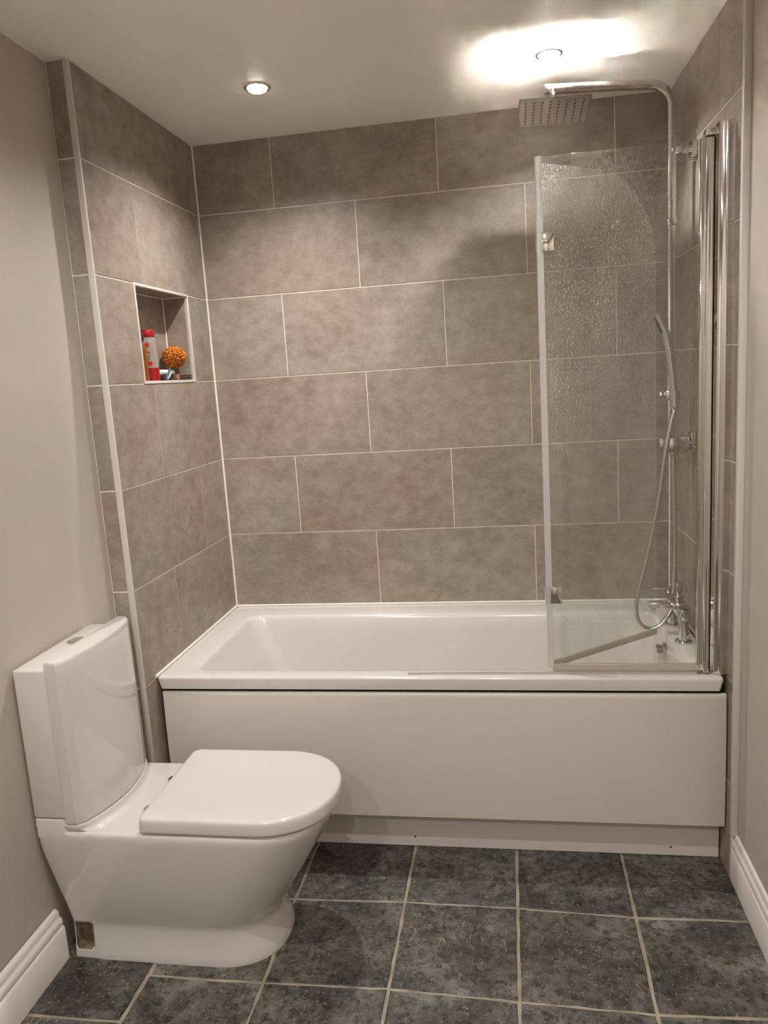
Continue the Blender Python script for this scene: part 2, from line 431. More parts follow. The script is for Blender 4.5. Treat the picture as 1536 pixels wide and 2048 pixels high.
# ------------------------------------------------------------------ downlights
def downlight(x, y, label, watt, cone=142, blend=1.0):
    t = thing('ceiling_downlight', (x, y, H), label, 'downlight', 'recessed ceiling downlights')
    bm = B(); n = 36
    prof = [(.0395, 0), (.0395, -.0025), (.0375, -.0045), (.0335, -.0045), (.0305, -.001), (.0300, .006)]
    loft(bm, [circ((x, y, H+dz-.0001), r, 'z', n) for r, dz in prof], False, False); obj('bezel', bm, M['chrome'], t)
    bm = B(); loft(bm, [circ((x, y, H+dz), r, 'z', n) for r, dz in ((.0300, .004), (.0295, -.004), (.0275, -.009), (.022, -.0125), (.012, -.0145), (.003, -.015))], False, True)
    obj('lamp_face', bm, M['bulb'], t)
    ld = bpy.data.lights.new('downlight_beam', 'SPOT'); ld.energy = watt; ld.color = LAMP_COL
    ld.spot_size = math.radians(cone); ld.spot_blend = blend; ld.shadow_soft_size = .018
    lo = bpy.data.objects.new('downlight_beam', ld); COL.objects.link(lo); lo.parent = t; lo.location = (0, 0, -.018)
downlight(.406, -.467, 'lit chrome downlight alone on the plain ceiling, left of the shower', ALCOVE_W)
downlight(1.263, -.435, 'lit chrome downlight right above the square shower head', ALCOVE_W)
for x, y, s in ((.42, -1.95, 'nearer the toilet, left'), (1.04, -1.95, 'nearer the toilet, right'), (.42, -3.4, 'nearest the door, left'), (1.04, -3.4, 'nearest the door, right')):
    downlight(x, y, 'added unseen fill downlight behind the viewpoint, '+s, FILL_W, 165, .4)  # unseen lamps added to light the bath front and the room

# ------------------------------------------------------------------ bathtub
RZ = .592
tub = thing('bathtub', (.84, -.37, 0), 'white built-in bathtub with a plain front panel along the tiled wall', 'bathtub')
bm = B(); x0, x1, y0, y1 = .003, W-.001, -.743, -.003
rg = []
for ins, z in ((.006, .551), (.0005, .5835), (.0015, .5885), (.0045, .5912), (.009, RZ)): rg.append(rrect(x0+ins, x1-ins, y0+ins, y1-ins, .010, z))
for (a, b, c, d, r, z) in ((.094, 1.606, -.694, -.118, .062, RZ), (.102, 1.600, -.687, -.126, .058, RZ-.0015), (.108, 1.597, -.682, -.132, .055, RZ-.006), (.113, 1.595, -.679, -.136, .055, RZ-.014),
        (.135, 1.590, -.674, -.142, .055, .535), (.195, 1.578, -.662, -.152, .058, .42), (.265, 1.562, -.648, -.165, .064, .29), (.300, 1.550, -.636, -.178, .070, .235), (.330, 1.535, -.620, -.195, .075, .205), (.375, 1.50, -.59, -.225, .075, .190), (.45, 1.42, -.52, -.30, .06, .186)):
    rg.append(rrect(a, b, c, d, r, z))
rg.insert(0, rrect(x0+.012, x1-.012, y0+.012, y1-.012, .008, .551))
loft(bm, rg, cap0=False); obj('tub_shell', bm, M['acrylic'], tub, 50)
# front panel, lightly bowed
bm = B(); prof = []
nz = 26; zt, zb_ = .5405, .1385
def py(t): return -.7365-.0045*math.sin(math.pi*min(1, t*1.0))
front = [(py(i/nz), zt-(zt-zb_)*i/nz) for i in range(nz+1)]
front[0] = (front[0][0]+.003, zt-.0008); front.insert(1, (py(.006)-.0002, zt-.004))
sec = [(-.722, zt-.001)]+front+[(py(1)+.012, zb_-.004), (-.724, zb_-.002)]
rings = []
for x in (.0125, .0150, .4, .8, 1.2, 1.6850, 1.6880):
    sh = .003 if x in (.0125, 1.6880) else 0
    rings.append([(x, y+(sh if y < -.73 else 0), z) for y, z in sec])
loft(bm, rings); fp = obj('front_panel', bm, M['panel'], tub, 50)
bm = B(); box(bm, .010, 1.690, -.700, -.69, .15, .551); obj('gap_shade_sheet', bm, M['dark'], tub)  # added near-black sheet, puts the shade of the rim gap into colour
bm = B(); box(bm, .012, 1.6870, -.6785, -.662, .0015, .185, .0012, 1); pl = obj('plinth_board', bm, M['plinth'], tub)
for x, z in ((.779, .034), (1.551, .030)):
    bm = B(); lathe(bm, (x, -.6792, z), [(-.0003, .0028), (.0008, .0028), (.0006, .0014)], 'y', 12); obj('screw_hole', bm, M['dark'], pl)  # screw hole drawn as a flat disc, its inner shade painted near-black
bm = B(); lathe(bm, (1.5925, -.385, .530), [(-.032, .012), (-.0325, .026), (-.030, .029), (-.012, .029), (-.010, .034), (-.002, .035), (.004, .035)], 'x', 32)
obj('overflow_knob', bm, M['chrome'], tub)
bm = B(); lathe(bm, (1.38, -.41, .1862), [(0, .034), (.003, .034), (.005, .028), (.008, .02), (.009, .004)]); obj('waste_plug', bm, M['chrome'], tub)

# ------------------------------------------------------------------ toilet
YC = -1.075
toi = thing('toilet', (.20, YC, 0), 'white close-coupled toilet with closed lid against the painted wall', 'toilet')
def pan_ring(z, xb, hr, hw, xs, xf):
    half = [(xb, 0), (xb, hr*.4), (xb, hr*.8), (xb+.002, hr-.010), (xb+.006, hr-.004), (xb+.014, hr-.0005), (-.045, hr), (-.022, hr+.1*(hw-hr)), (-.008, hr+.5*(hw-hr)), (.012, hr+.92*(hw-hr)), (.04, hw)]
    n0 = 6
    for i in range(1, n0): half.append((.04+(xs-.04)*i/n0, hw))
    for i in range(17):
        a = math.pi/2*(1-i/16); ex = 2/2.35
        half.append((xs+(xf-xs)*math.cos(a)**ex if i else xs, hw*math.sin(a)**ex if i < 16 else 0))
    pts = [(x, YC-v, z) for x, v in half]+[(x, YC+v, z) for x, v in half[-2:0:-1]]
    return pts
L = [(.0, -.078, .146, .150, .315, .484), (.010, -.078, .146, .150, .315, .484), (.022, -.077, .1445, .1475, .312, .4805), (.040, -.076, .1425, .1440, .308, .4750), (.062, -.076, .1410, .1405, .304, .4695), (.084, -.076, .1402, .1385, .30, .4665),
     (.097, -.076, .1402, .1385, .30, .4670), (.108, -.076, .1420, .1415, .302, .4725), (.125, -.077, .1455, .1465, .308, .483), (.165, -.080, .1535, .1570, .325, .508), (.215, -.088, .1620, .1665, .35, .541), (.265, -.0955, .1700, .1745, .375, .572), (.31, -.1025, .1765, .1795, .395, .598),
     (.345, -.1060, .1810, .1828, .415, .617), (.366, -.1072, .1822, .1845, .425, .6275), (.377, -.1070, .1824, .1845, .43, .631), (.3835, -.1070, .1820, .1828, .43, .6295), (.3868, -.106, .178, .1795, .43, .6265), (.388, -.102, .170, .174, .43, .622)]
bm = B(); loft(bm, [pan_ring(*a) for a in L])
def bulge_ring(z, xb, hb, x0, b, off, xs=-.02, ncut=20):
    fr = []
    for i in range(ncut+1):
        v = hb*(1-2*i/ncut); q = abs(v/hb)
        fr.append((x0+b*(1-q**2.1)+off-(.007*max(0, (q-.9)/.1)**2), v))
    pts = [(xb, hb-.001), (xs, hb)]+fr+[(xs, -hb), (xb, -hb+.001)]
    return [(x, YC-v, z) for x, v in pts[::-1]]
pan = obj('pan', bm, [M['ceramic'], M['limescale']], toi, 40)
# fixing recess cut into the near side of the foot
cb = B(); box(cb, -.066, -.014, YC-.30, YC-.106, .024, .101, .009, 3)
cut = obj('cutter', cb, M['limescale'], toi)
md = pan.modifiers.new('cut', 'BOOLEAN'); md.operation = 'DIFFERENCE'; md.object = cut; md.solver = 'EXACT'
bpy.context.view_layer.update()
dg = bpy.context.evaluated_depsgraph_get(); me2 = bpy.data.meshes.new_from_object(pan.evaluated_get(dg))
pan.modifiers.clear(); pan.data = me2; bpy.data.objects.remove(cut)
if len(me2.materials) < 2: me2.materials.append(M['limescale'])
ox, oy = .20, YC
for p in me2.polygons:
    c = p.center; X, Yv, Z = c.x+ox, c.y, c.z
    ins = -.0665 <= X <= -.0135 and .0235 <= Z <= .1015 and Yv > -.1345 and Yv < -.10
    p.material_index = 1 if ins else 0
bm = B(); lathe(bm, (-.034, YC-.107, .052), [(.0, .010), (-.004, .010), (-.007, .008), (-.008, .003)], 'y', 16); obj('fixing_screw', bm, M['limescale'], toi)
# raised shelf and collar of the pan under the cistern
bm = B(); loft(bm, [bulge_ring(z_, -.104, h_, .018, .050, o_f) for z_, h_, o_f in ((.380, .168, .034), (.3878, .170, .026), (.3888, .1725, .0185), (.3912, .1755, .0115), (.3955, .1785, .0062), (.4010, .1805, .0035), (.4065, .1812, .0022), (.4088, .1802, .0))])
obj('cistern_collar', bm, M['ceramic'], toi, 50)
bm = B(); loft(bm, [rrect(-.1070+i_, -.021-i_, YC-.1820+i_, YC+.1820-i_, .011, z_) for i_, z_ in ((0, .372), (0, .4198), (.0006, .4212), (.002, .4218))]); obj('cistern_shelf', bm, M['ceramic'], toi, 50)
# cistern
bm = B(); box(bm, -.1065, -.016, YC-.1805, YC+.1805, .4245, .8185, .006, 3); cis = obj('cistern', bm, M['ceramic'], toi)
bm = B(); S = []
for z, hb, off in ((.4100, .181, -.003), (.4125, .1825, -.0005), (.418, .183, 0)): S.append(bulge_ring(z, -.018, hb, .018, .049, off, -.012))
for i in range(1, 12):
    t = i/12; S.append(bulge_ring(.418+(.829-.418)*t, -.018, .183, .018+.002*t, .049-.025*t, 0, -.012))
for z, hb, off in ((.830, .183, 0), (.8350, .1825, -.001), (.8385, .181, -.0035), (.8400, .179, -.0065)): S.append(bulge_ring(z, -.018+(.002 if z > .837 else 0), hb, .020, .024, off, -.012))
loft(bm, S); obj('cistern_front', bm, M['ceramic'], toi, 40)
bm = B(); lathe(bm, (-.056, -1.045, .8185), [(-.002, .0255), (.0022, .0255), (.0034, .0235), (.0030, .0225), (.0015, .022)]); fb = obj('flush_button', bm, M['chrome'], toi)
bm = B()
for s in (-1, 1):
    h_ = []
    for i in range(15):
        a = math.pi*i/14; h_.append((-.056+.0205*math.cos(a), -1.045+s*(.0008+.0205*math.sin(a))))
    loft(bm, [[(x, y, .8195) for x, y in h_], [(x, y, .8225) for x, y in h_], [(-.056+(x+.056)*.9, -1.045+(y+1.052)*.9, .8235) for x, y in h_]])
obj('button_half', bm, M['chrome'], fb)
# seat and lid
def d_ring(z, ins, xb=.1700, hw=.1865, xs=.462, xf=.650, r=.020):
    xb += ins; hw -= ins; xf -= ins
    half = [(xb, 0), (xb, hw*.5)]+[(xb+r-r*math.cos(a), hw-r+r*math.sin(a)) for a in [math.pi/2*i/6 for i in range(7)]]
    for i in range(1, 6): half.append((xb+r+(xs-xb-r)*i/6, hw))
    for i in range(25):
        a = math.pi/2*(1-i/24); ex = 2/2.12
        half.append((xs+(xf-xs)*math.cos(a)**ex if i else xs, hw*math.sin(a)**ex if i < 24 else 0))
    return [(x, YC+.003-v, z) for x, v in half]+[(x, YC+.003+v, z) for x, v in half[-2:0:-1]]
bm = B(); loft(bm, [d_ring(.3885, .018), d_ring(.3945, .012)]); obj('seat', bm, M['lid'], toi)
bm = B(); loft(bm, [d_ring(.3925, .006), d_ring(.3935, .0025), d_ring(.3965, .0005), d_ring(.400, 0), d_ring(.418, .0012), d_ring(.4250, .0022), d_ring(.4292, .0045), d_ring(.4315, .0085), d_ring(.4322, .016), d_ring(.4326, .06)])
obj('lid', bm, M['lid'], toi, 60)
for v in (-.075, .075):
    bm = B(); lathe(bm, (.152, YC+v, .3885), [(-.002, .017), (.006, .017), (.010, .014), (.0115, .004)]); sweep(bm, [(.152, YC+v, .394), (.185, YC+v, .402)], rsec(.010, .005, .002)); obj('hinge', bm, M['chrome'], toi)

# ------------------------------------------------------------------ shower screen
GY = -.700; GX0, GX1, GZ0, GZ1 = 1.2075, 1.619, .6125, 2.0065
scr = thing('shower_screen', (1.62, GY, RZ), 'folding glass bath screen with chrome hinge post, folded back over the tub', 'shower screen')
bm = B(); box(bm, GX0+.012, GX1, GY-.003, GY+.003, GZ0, GZ1, .0008, 1); gp = obj('glass_panel', bm, M['glass'], scr)
gp['label'] = 'clear fixed glass panel facing the room'
bm = B(); box(bm, GX0+.010, GX1-.004, GY-.0055, GY+.0055, RZ+.0055, GZ0+.006, .0015, 1); obj('bottom_seal', bm, M['seal_old'], gp)
bm = B(); ey = GY-.0034
for pts in (((1.5885, 1.9665), (1.5945, 1.9665), (1.5915, 1.9735)), ((1.596, 1.9665), (1.601, 1.9665), (1.5985, 1.972)), ((1.582, 1.9615), (1.604, 1.9615), (1.604, 1.9628), (1.582, 1.9628)), ((1.5845, 1.9570), (1.6015, 1.9570), (1.6015, 1.9581), (1.5845, 1.9581))):
    f_ = [bm.verts.new((x, ey, z)) for x, z in pts]; bm.faces.new(f_)
    b_ = [bm.verts.new((x, ey+.0002, z)) for x, z in pts]; bm.faces.new(b_[::-1])
    for i in range(len(pts)): j = (i+1) % len(pts); bm.faces.new((f_[i], f_[j], b_[j], b_[i]))
obj('etched_mark', bm, M['etch'], gp)
# folding leaf with rounded far top corner, turned into the tub about the left edge
P0 = Vector((1.2135, -.688, 0)); P1 = Vector((1.558, -.404, 0)); dl = (P1-P0).normalized(); nl = Vector((-dl.y, dl.x, 0)); LW = (P1-P0).length
prof = [(.010, .618), (LW, .618)]
RC = .215
for i in range(17):
    a = math.pi/2*i/16; prof.append((LW-RC+RC*math.cos(a), 1.995-RC*1.15+RC*1.15*math.sin(a)))
prof.append((.010, 1.995))
bm = B()
fa = [bm.verts.new(P0+dl*u+nl*.003+Vector((0, 0, z))) for u, z in prof]; fb_ = [bm.verts.new(P0+dl*u-nl*.003+Vector((0, 0, z))) for u, z in prof]
bm.faces.new(fa[::-1]); bm.faces.new(fb_)
for i in range(len(prof)): j = (i+1) % len(prof); bm.faces.new((fa[i], fa[j], fb_[j], fb_[i]))
gl = obj('glass_leaf', bm, M['glass2'], scr); gl['label'] = 'folded limescaled glass leaf with a rounded top corner'
bm = B(); sweep(bm, [P0+dl*.012+Vector((0, 0, .612)), P0+dl*LW+Vector((0, 0, .612))], rsec(.0045, .0095, .001), nl); obj('bottom_seal', bm, M['seal_old'], gl)
# vertical hinge seal between the two panes
bm = B()
secv = [(GX0+.013, GY-.0052), (GX0+.013, GY+.005), (GX0+.004, GY+.009), (GX0-.003, GY+.008), (GX0-.0045, GY+.001), (GX0-.002, GY-.0045), (GX0+.004, GY-.006)]
loft(bm, [[(x, y, z) for x, y in secv] for z in (GZ0-.004, GZ1+.001)]); obj('hinge_seal', bm, M['seal_white'], scr)
for z in (1.793, .8265):
    bm = B(); box(bm, GX0+.008, GX0+.0405, GY-.0105, GY-.0032, z-.0245, z+.0245, .0015); box(bm, GX0+.006, GX0+.0385, GY+.0032, GY+.010, z-.024, z+.024, .0015)
    lathe(bm, (GX0+.0015, GY+.004, z), [(-.026, .0085), (.026, .0085)], 'z', 18)
    h = obj('hinge', bm, M['chrome'], scr)
# hinge post: glass clamp, ribbed cylinder and cap
bm = B(); box(bm, 1.6135, 1.6275, GY-.010, GY+.010, RZ+.008, 2.0085, .0015); obj('glass_clamp', bm, M['chrome'], scr)
bm = B()
for x in (1.6165, 1.6205): sweep(bm, [(x, GY-.0105, RZ+.01), (x, GY-.0105, 2.006)], csec(.0011, 8))
obj('clamp_rib', bm, M['chrome'], scr)
def post_sec(z):
    out = []
    for i in range(40):
        a = 2*math.pi*i/40; r = .0128+(.0009 if (i//4) % 2 == 0 and 14 < i < 34 else 0)
        out.append((1.6375+r*math.cos(a), GY-.002+r*math.sin(a)*1.15, z))
    return out
bm = B(); loft(bm, [post_sec(RZ+.006), post_sec(2.006)]); post = obj('hinge_post', bm, M['chrome'], scr, 25)
bm = B(); loft(bm, [circ((1.6375, GY-.002, z), .0118, 'z', 28) for z in (2.0055, 2.0115)]); obj('post_gasket', bm, M['rubber'], post)
bm = B(); box(bm, 1.623, 1.6565, GY-.017, GY+.014, 2.011, 2.0285, .003); obj('post_cap', bm, M['chrome'], post)
bm = B(); lathe(bm, (1.6375, GY-.002, RZ), [(0, .015), (.006, .015), (.0065, .012)]); lathe(bm, (1.6175, GY-.010, RZ), [(0, .006), (.006, .006), (.008, .003)]); obj('post_foot', bm, M['limescale'], post)
# wall channel
ch = [(1.692, GY-.020), (1.6815, GY-.020), (1.6770, GY-.0225), (1.6720, GY-.0225), (1.6690, GY-.0195), (1.6660, GY-.0165), (1.6545, GY-.0165), (1.6545, GY+.016), (1.692, GY+.020)]
bm = B(); loft(bm, [[(x, y, z) for x, y in ch] for z in (RZ+.002, 2.041)]); obj('wall_channel', bm, M['chrome'], scr, 60)
# loose drip strip on the rim
bm = B(); strip = [(.792, -.7185, RZ+.0026), (.90, -.7150, RZ+.0026), (1.05, -.7135, RZ+.0026), (1.2, -.7130, RZ+.0026), (1.4, -.7115, RZ+.0026), (1.612, -.7120, RZ+.0026)]
sweep(bm, smooth_path(strip, 5), [(-.0045, -.0022), (.0045, -.0022), (.0045, -.0006), (.001, 0), (.0025, .0022), (-.0008, .0022), (-.001, 0), (-.0045, -.0006)], Vector((0, 1, 0)))
tag(obj('seal_strip', bm, M['seal'], origin=(1.2, -.713, RZ)), 'thin clear plastic drip strip lying along the bath rim', 'seal strip')

# ------------------------------------------------------------------ shower riser, fixed head
RX, RY = 1.6165, -.335
ris = thing('shower_riser', (RX, RY, 1.18), 'chrome rigid riser with overhead arm and large square shower head', 'shower')
AZ = 2.262
ap = [(RX, RY, 1.19), (RX, RY, 1.6), (RX, RY, AZ-.065)]
for i in range(1, 9):
    a = math.pi/2*i/8; ap.append((RX-.065+.065*math.cos(a), RY-.004*i/8, AZ-.065+.065*math.sin(a)))
ap += [(1.45, RY-.022, AZ+.003), (1.252, RY-.052, AZ+.006)]
bm = B(); sweep(bm, ap, rsec(.0115, .0115, .0025), Vector((0, 1, 0))); obj('riser_pipe', bm, M['chrome_wet'], ris)
bm = B(); box(bm, RX-.0135, RX+.0135, RY-.0135, RY+.0135, 1.862, 1.884, .002); obj('pipe_coupling', bm, M['chrome_wet'], ris)
HX, HY, HZ = 1.274, -.398, 2.2
bm = B()
box(bm, -.1, .1, -.1, .1, 0, .006, .002)
bmesh.ops.transform(bm, matrix=Matrix.Translation((HX, HY, HZ)) @ Matrix.Rotation(math.radians(-.5), 4, 'Z') @ Matrix.Rotation(math.radians(2.6), 4, 'Y') @ Matrix.Rotation(math.radians(-3), 4, 'X'), verts=bm.verts)
hd = obj('shower_head', bm, M['head'], ris, origin=(HX, HY, HZ))
bm = B(); nm = Matrix.Translation((HX, HY, HZ)) @ Matrix.Rotation(math.radians(-.5), 4, 'Z') @ Matrix.Rotation(math.radians(2.6), 4, 'Y') @ Matrix.Rotation(math.radians(-3), 4, 'X')
for i in range(8):
    for j in range(8):
        c = nm @ Vector((-.0805+.023*i, -.0805+.023*j, 0)); lathe(bm, c, [(.0005, .0025), (-.0018, .0023), (-.0028, .0014)], 'z', 6)
sp_ = B(); box(sp_, -.0975, .0975, -.0975, .0975, -.0008, .0006, .0003, 1)
bmesh.ops.transform(sp_, matrix=nm, verts=sp_.verts)
obj('spray_plate', sp_, mat('brightened_spray_chrome', (.62, .58, .55), .20, 1), hd)  # lighter chrome sheet added to brighten the underside of the darkened head
nz_ = obj('nozzles', bm, mat('grey_nozzle', (.10, .09, .08), .5), hd); nz_['kind'] = 'stuff'
bm = B(); lathe(bm, (HX, HY, HZ+.006), [(0, .018), (.004, .017), (.006, .011), (.014, .011), (.016, .013), (.030, .013), (.032, .010), (.056, .010)]); obj('ball_joint', bm, M['chrome_wet'], hd)
# bracket to the wall
bm = B(); box(bm, RX+.008, 1.672, RY-.011, RY+.011, 2.062, 2.084, .002); box(bm, 1.670, 1.6835, RY-.024, RY+.024, 2.048, 2.098, .002); lathe(bm, (RX+.004, RY-.011, 2.073), [(0, .006), (-.006, .006), (-.008, .004)], 'y', 14)
obj('wall_bracket', bm, M['chrome_wet'], ris)
# diverter with knob and wall flange
bm = B(); box(bm, RX-.013, RX+.050, RY-.030, RY+.014, 1.180, 1.228, .005); box(bm, RX-.002, RX+.02, RY-.012, RY+.010, 1.165, 1.182, .003); dv = obj('diverter_body', bm, M['chrome_wet'], ris)
bm = B(); lathe(bm, (RX+.050, RY-.010, 1.205), [(0, .013), (.012, .013), (.013, .010), (.020, .010)], 'x', 20); box(bm, 1.6705, 1.6845, RY-.036, RY+.016, 1.180, 1.240, .002); obj('wall_flange', bm, M['chrome_wet'], dv)
bm = B(); box(bm, RX-.039, RX-.015, RY-.028, RY-.004, 1.188, 1.226, .003); lathe(bm, (RX-.017, RY-.014, 1.206), [(0, .006), (.006, .006)], 'x', 12); obj('diverter_knob', bm, M['chrome_wet'], dv)
# slider that holds the hand shower
bm = B(); box(bm, RX-.017, RX+.017, RY-.019, RY+.016, 1.342, 1.374, .003); box(bm, RX-.036, RX-.015, RY-.010, RY+.008, 1.350, 1.369, .004); 
lathe(bm, (RX+.004, RY-.040, 1.340), [(0, .0145), (.032, .016)], 'z', 20); box(bm, RX-.006, RX+.012, RY-.036, RY-.015, 1.346, 1.368, .002); obj('slider', bm, M['chrome_wet'], ris)
# lower hose from the bath mixer up to the diverter
def hose(bm, pts, r=.0082, pitch=.0042):
    P = smooth_path(pts, 14); L_ = [0]
    for a, b in zip(P, P[1:]): L_.append(L_[-1]+(b-a).length)
    n = max(8, int(L_[-1]/(pitch/2))); out = []; k = 0
    for i in range(n+1):
        d = L_[-1]*i/n
        while k < len(P)-2 and L_[k+1] < d: k += 1
        t = (d-L_[k])/max(1e-9, L_[k+1]-L_[k]); out.append(P[k].lerp(P[k+1], t))
    cs = [csec(r, 8), csec(r*.78, 8)]
    sweep(bm, out, lambda i: cs[i % 2], Vector((.13, .97, .2)))
bm = B(); hose(bm, [(RX+.008, RY-.002, 1.172), (RX+.009, RY-.006, 1.05), (RX+.010, RY-.015, .90), (RX+.008, RY-.025, .80), (RX+.005, RY-.030, .725)])
obj('supply_hose', bm, M['chrome_wet'], ris, 80)

# hand shower
hs = thing('hand_shower', (1.618, RY-.04, 1.34), 'slim chrome hand shower with a looping metal hose behind the glass', 'hand shower')
hp = smooth_path([(1.6195, RY-.041, 1.335), (1.6150, RY-.041, 1.40), (1.6060, RY-.041, 1.475), (1.5930, RY-.041, 1.545), (1.5660, RY-.042, 1.607)], 6)
bm = B(); nh = len(hp)
def hsec(i):
    t = i/(nh-1); r = .0112+.0038*t
    return [(r*math.cos(a)*(1+.35*max(0, t-.55)), r*math.sin(a)*(1-.15*t)) for a in [2*math.pi*j/16 for j in range(16)]]
sweep(bm, hp, hsec); obj('handset', bm, M['chrome_wet'], hs)
bm = B(); fc = Vector((1.5660, RY-.042, 1.607)); tdir = (hp[-1]-hp[-6]).normalized(); side = Vector((-tdir.z, 0, tdir.x))
sweep(bm, [fc-tdir*.060+side*.010, fc-tdir*.004+side*.010], rsec(.011, .0025, .001)); obj('spray_face', bm, M['rubber'], hs)
bm = B(); lathe(bm, (1.6200, RY-.041, 1.312), [(0, .0085), (.004, .0105), (.022, .0115), (.026, .0105)]); obj('hose_nut', bm, M['chrome'], hs)
bm = B(); hose(bm, [(1.6200, RY-.041, 1.314), (1.611, RY-.043, 1.284), (1.593, RY-.045, 1.192), (1.572, RY-.045, 1.035), (1.545, RY-.045, .89), (1.522, RY-.046, .792), (1.506, RY-.048, .726), (1.500, RY-.050, .678), (1.5105, RY-.050, .634), (1.541, RY-.050, .6125), (1.574, RY-.050, .624), (1.601, RY-.045, .656), (1.612, RY-.040, .676)])
obj('hose', bm, M['chrome_wet'], hs, 80)

# bath mixer on the tap end of the rim
mx = thing('bath_mixer', (1.630, -.37, RZ), 'chrome deck-mounted bath mixer tap at the end of the tub', 'mixer tap')
bm = B(); box(bm, 1.610, 1.650, -.470, -.270, .676, .706, .004); mb = obj('mixer_body', bm, M['chrome_wet'], mx)
for y in (-.455, -.285):
    bm = B(); lathe(bm, (1.632, y, RZ), [(0, .026), (.006, .026), (.008, .015), (.088, .015)]); obj('leg', bm, M['chrome_wet'], mx)
bm = B(); sweep(bm, [(1.62, -.37, .690), (1.58, -.37, .692), (1.545, -.37, .690), (1.541, -.37, .688)], lambda i: csec(.0125 if i < 3 else .010, 18)); lathe(bm, (1.553, -.37, .672), [(0, .0085), (.014, .010)]); obj('spout', bm, M['chrome_wet'], mx)
for y in (-.480, -.260):
    bm = B(); s = -1 if y < -.37 else 1
    box(bm, 1.6155, 1.6445, y-.012, y+.012, .673, .709, .004); box(bm, 1.572, 1.640, y-.0095, y+.0095, .7095, .7165, .002); hd_ = obj('lever_handle', bm, M['chrome_wet'], mx)
bm = B(); box(bm, 1.622, 1.6465, -.395, -.345, .706, .724, .003); box(bm, 1.626, 1.6445, -.380, -.360, .722, .764, .003); obj('diverter_lever', bm, M['chrome_wet'], mx)

# ------------------------------------------------------------------ things in the niche
NB = NZ0+.0017      # niche floor
clear = mat('clear_bottle_plastic', srgb(226, 222, 216), .12, **{'Transmission Weight': .75, 'IOR': 1.2})
redliq = mat('red_liquid', srgb(150, 20, 22), .2)
redcap = mat('red_cap_plastic', srgb(166, 14, 22), .35)
redink = mat('red_print', srgb(196, 24, 32), .5)
blackink = mat('grey_print', srgb(70, 66, 64), .5)
amber = mat('amber_bottle_plastic', srgb(150, 84, 30), .2, **{'Transmission Weight': .35})
charcoal = mat('charcoal_cap', srgb(52, 48, 46), .4)
BX, BY = -.046, -.442; fa_ = Vector((.40, -.916, 0)).normalized(); wa = Vector((.916, .40, 0))
def bsec(z, a, b, n=28): return [Vector((BX, BY, z))+wa*(a*math.copysign(abs(math.cos(q))**.75, math.cos(q)))+fa_*(b*math.copysign(abs(math.sin(q))**.75, math.sin(q))) for q in [2*math.pi*i/n for i in range(n)]]
bt = thing('shampoo_bottle', (BX, BY, NB), 'clear bottle with a red cap and red print standing in the niche', 'bottle')
bm = B(); loft(bm, [bsec(NB, .0255, .016), bsec(NB+.003, .0280, .0185), bsec(NB+.055, .0285, .019), bsec(NB+.115, .0268, .018), bsec(NB+.138, .0248, .0168), bsec(NB+.143, .0215, .0150), bsec(NB+.150, .0205, .0145)]); obj('bottle_body', bm, clear, bt)
bm = B(); loft(bm, [bsec(NB+.0006, .0262, .0168), bsec(NB+.003, .0286, .0191), bsec(NB+.044, .0291, .0196), bsec(NB+.0445, .0280, .0185)]); obj('red_base', bm, redliq, bt)
bm = B(); loft(bm, [bsec(NB+.144, .0245, .0170), bsec(NB+.1455, .0252, .0176), bsec(NB+.164, .0252, .0176), bsec(NB+.1668, .0240, .0166), bsec(NB+.1675, .018, .012)]); obj('cap', bm, redcap, bt)
def decal(bm, pts, cx, cz, sc, ins=False):      # outline pts in the plane of the bottle front, slightly proud
    f0 = []; f1 = []
    for u, v in pts:
        uu = cx+.006+u*sc; bb = .0192*max(.2, 1-abs(uu/.0285)**2.6)**.38
        f0.append(bm.verts.new(Vector((BX, BY, cz+v*sc))+wa*uu+fa_*(bb+.0004))); f1.append(bm.verts.new(Vector((BX, BY, cz+v*sc))+wa*uu+fa_*(bb-.0003)))
    bm.faces.new(f0); bm.faces.new(f1[::-1])
    for i in range(len(pts)): j = (i+1) % len(pts); bm.faces.new((f0[i], f0[j], f1[j], f1[i]))
cpts = [(math.cos(2*math.pi*i/18), math.sin(2*math.pi*i/18)) for i in range(18)]
bm = B(); decal(bm, cpts, -.008, NB+.118, .0072); obj('printed_emblem', bm, redink, bt)
bm = B()
for cx, wd in ((-.0125, .003), (-.0085, .003), (-.0045, .003), (-.0005, .003)): decal(bm, [(-.5, -1), (.5, -1), (.5, 1), (-.5, 1)], cx, NB+.0945, wd*.95)
obj('printed_word', bm, redink, bt)
bm = B(); decal(bm, [(-1, -1), (-.4, -1), (1, .9), (.4, 1)], -.006, NB+.080, .005); decal(bm, [(-1, -.2), (.6, -.2), (.6, .2), (-1, .2)], -.006, NB+.072, .006); obj('printed_mark', bm, blackink, bt)
bm = B(); decal(bm, [(-1, -.75), (.5, -.75), (1.2, 0), (.5, .75), (-1, .75)], -.004, NB+.058, .0088); obj('printed_arrow', bm, redink, bt)
ab = thing('amber_bottle', (-.037, -.5235, NB), 'amber bottle with a dark cap half hidden behind the niche edge', 'bottle')
bm = B(); lathe(bm, (-.037, -.5235, NB), [(0, .020), (.003, .0225), (.10, .0225), (.112, .020), (.122, .0125), (.128, .012)]); obj('bottle_body', bm, amber, ab)
bm = B(); lathe(bm, (-.037, -.5235, NB+.126), [(0, .0165), (.002, .0175), (.026, .0175), (.028, .016)]); obj('cap', bm, charcoal, ab)
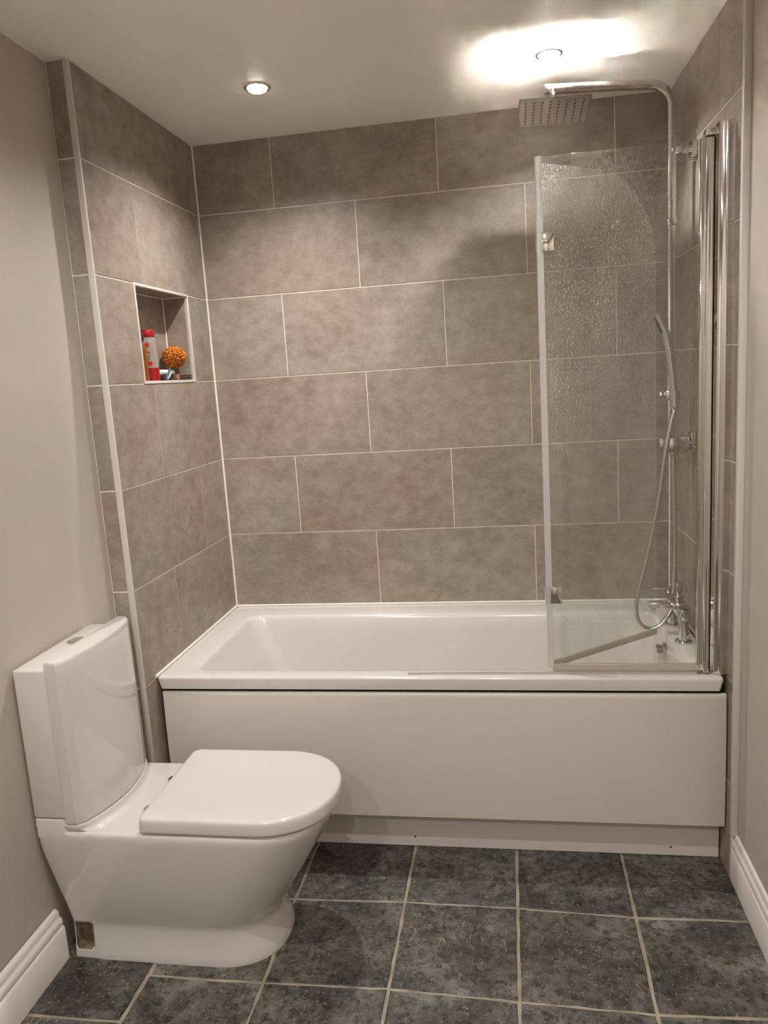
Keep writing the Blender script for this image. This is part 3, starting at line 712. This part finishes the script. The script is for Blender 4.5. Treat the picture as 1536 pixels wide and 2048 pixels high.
# natural sponge
sp = mat('orange_sponge', srgb(206, 122, 28), .9); k = N(sp)
vo = k.n('ShaderNodeTexNoise', {'Vector': k.pos(), 'Scale': 120.0, 'Detail': 2.0}).outputs[0]
k.l(k.ramp(vo, [(.38, srgb(118, 52, 8)), (.50, srgb(192, 106, 22)), (.66, srgb(222, 150, 52))]), k.b.inputs['Base Color'])
bm = B(); bmesh.ops.create_icosphere(bm, subdivisions=6, radius=1)
SPC = Vector((-.0465, -.2445, NB+.0825))
for v in bm.verts:
    d = v.co.normalized(); q = d*5.2+Vector((3, 1, 7))
    c = noise.voronoi(q)[0]; hole = max(0, 1-c[0]*2.3)
    rid = abs(noise.noise(d*6.5+Vector((9, 2, 4))))
    r = 1-.22*hole-.20*max(0, .22-rid)/.22+.05*noise.noise(d*2.2)
    v.co = SPC+Vector((d.x*.0425*r, d.y*.0445*r, d.z*.0385*r))
tag(obj('sponge', bm, sp, angle=180, origin=SPC), 'round orange natural sponge resting on the clutter in the niche', 'sponge')
# white tube, razor, nail brush
bm = B(); cw = mat('white_tube_plastic', srgb(228, 222, 212), .35)
tb = thing('cream_tube', (-.050, -.315, NB), 'white tube lying under the orange sponge in the niche', 'tube')
lathe(bm, (-.058, -.362, NB+.030), [(0, .006), (.002, .0095), (.080, .0100), (.118, .0095)], 'y', 24); obj('tube_body', bm, cw, tb)
bm = B(); lathe(bm, (-.058, -.362, NB+.030), [(-.012, .0085), (-.010, .0098), (.0, .0098)], 'y', 20); obj('tube_cap', bm, cw, tb)
bm = B(); box(bm, -.078, -.038, -.352, -.256, NB, NB+.017, .003); tag(obj('soap_dish', bm, charcoal, origin=(-.058, -.30, NB)), 'small dark tray under the white tube in the niche', 'tray')
blue = mat('blue_grey_razor', srgb(78, 92, 118), .35)
rz = thing('razor', (-.022, -.345, NB), 'blue-grey razor leaning beside the red-capped bottle', 'razor')
bm = B(); sweep(bm, smooth_path([(-.018, -.388, NB+.006), (-.022, -.362, NB+.016), (-.028, -.335, NB+.030), (-.034, -.318, NB+.038)], 5), rsec(.0055, .0042, .002)); obj('handle', bm, blue, rz)
bm = B(); sweep(bm, smooth_path([(-.0135, -.388, NB+.006), (-.0175, -.362, NB+.0165), (-.0235, -.335, NB+.0305)], 5), rsec(.0012, .0018, .0005)); obj('grip_line', bm, cw, rz)
bm = B(); box(bm, -.034, -.014, -.352, -.312, NB, NB+.010, .003); obj('razor_head', bm, charcoal, rz)
wood = mat('brush_wood', srgb(134, 100, 70), .5)
nb = thing('nail_brush', (-.020, -.235, NB), 'wooden nail brush with dark bristles at the front of the niche', 'brush')
bm = B(); loft(bm, [rrect(-.036, -.012, -.302, -.196, .010, z) for z in (NB, NB+.022)]); obj('brush_body', bm, wood, nb)
bm = B(); rnd = random.Random(3)
for i in range(22):
    for j in range(3):
        y = -.292+.0044*i+rnd.uniform(-.0008, .0008); z = NB+.004+.0065*j
        sweep(bm, [(-.013, y, z), (-.004+rnd.uniform(-.0015, .001), y+rnd.uniform(-.001, .001), z+rnd.uniform(-.001, .001))], csec(.0012, 5), Vector((0, 0, 1)))
br = obj('bristles', bm, charcoal, nb); br['kind'] = 'stuff'
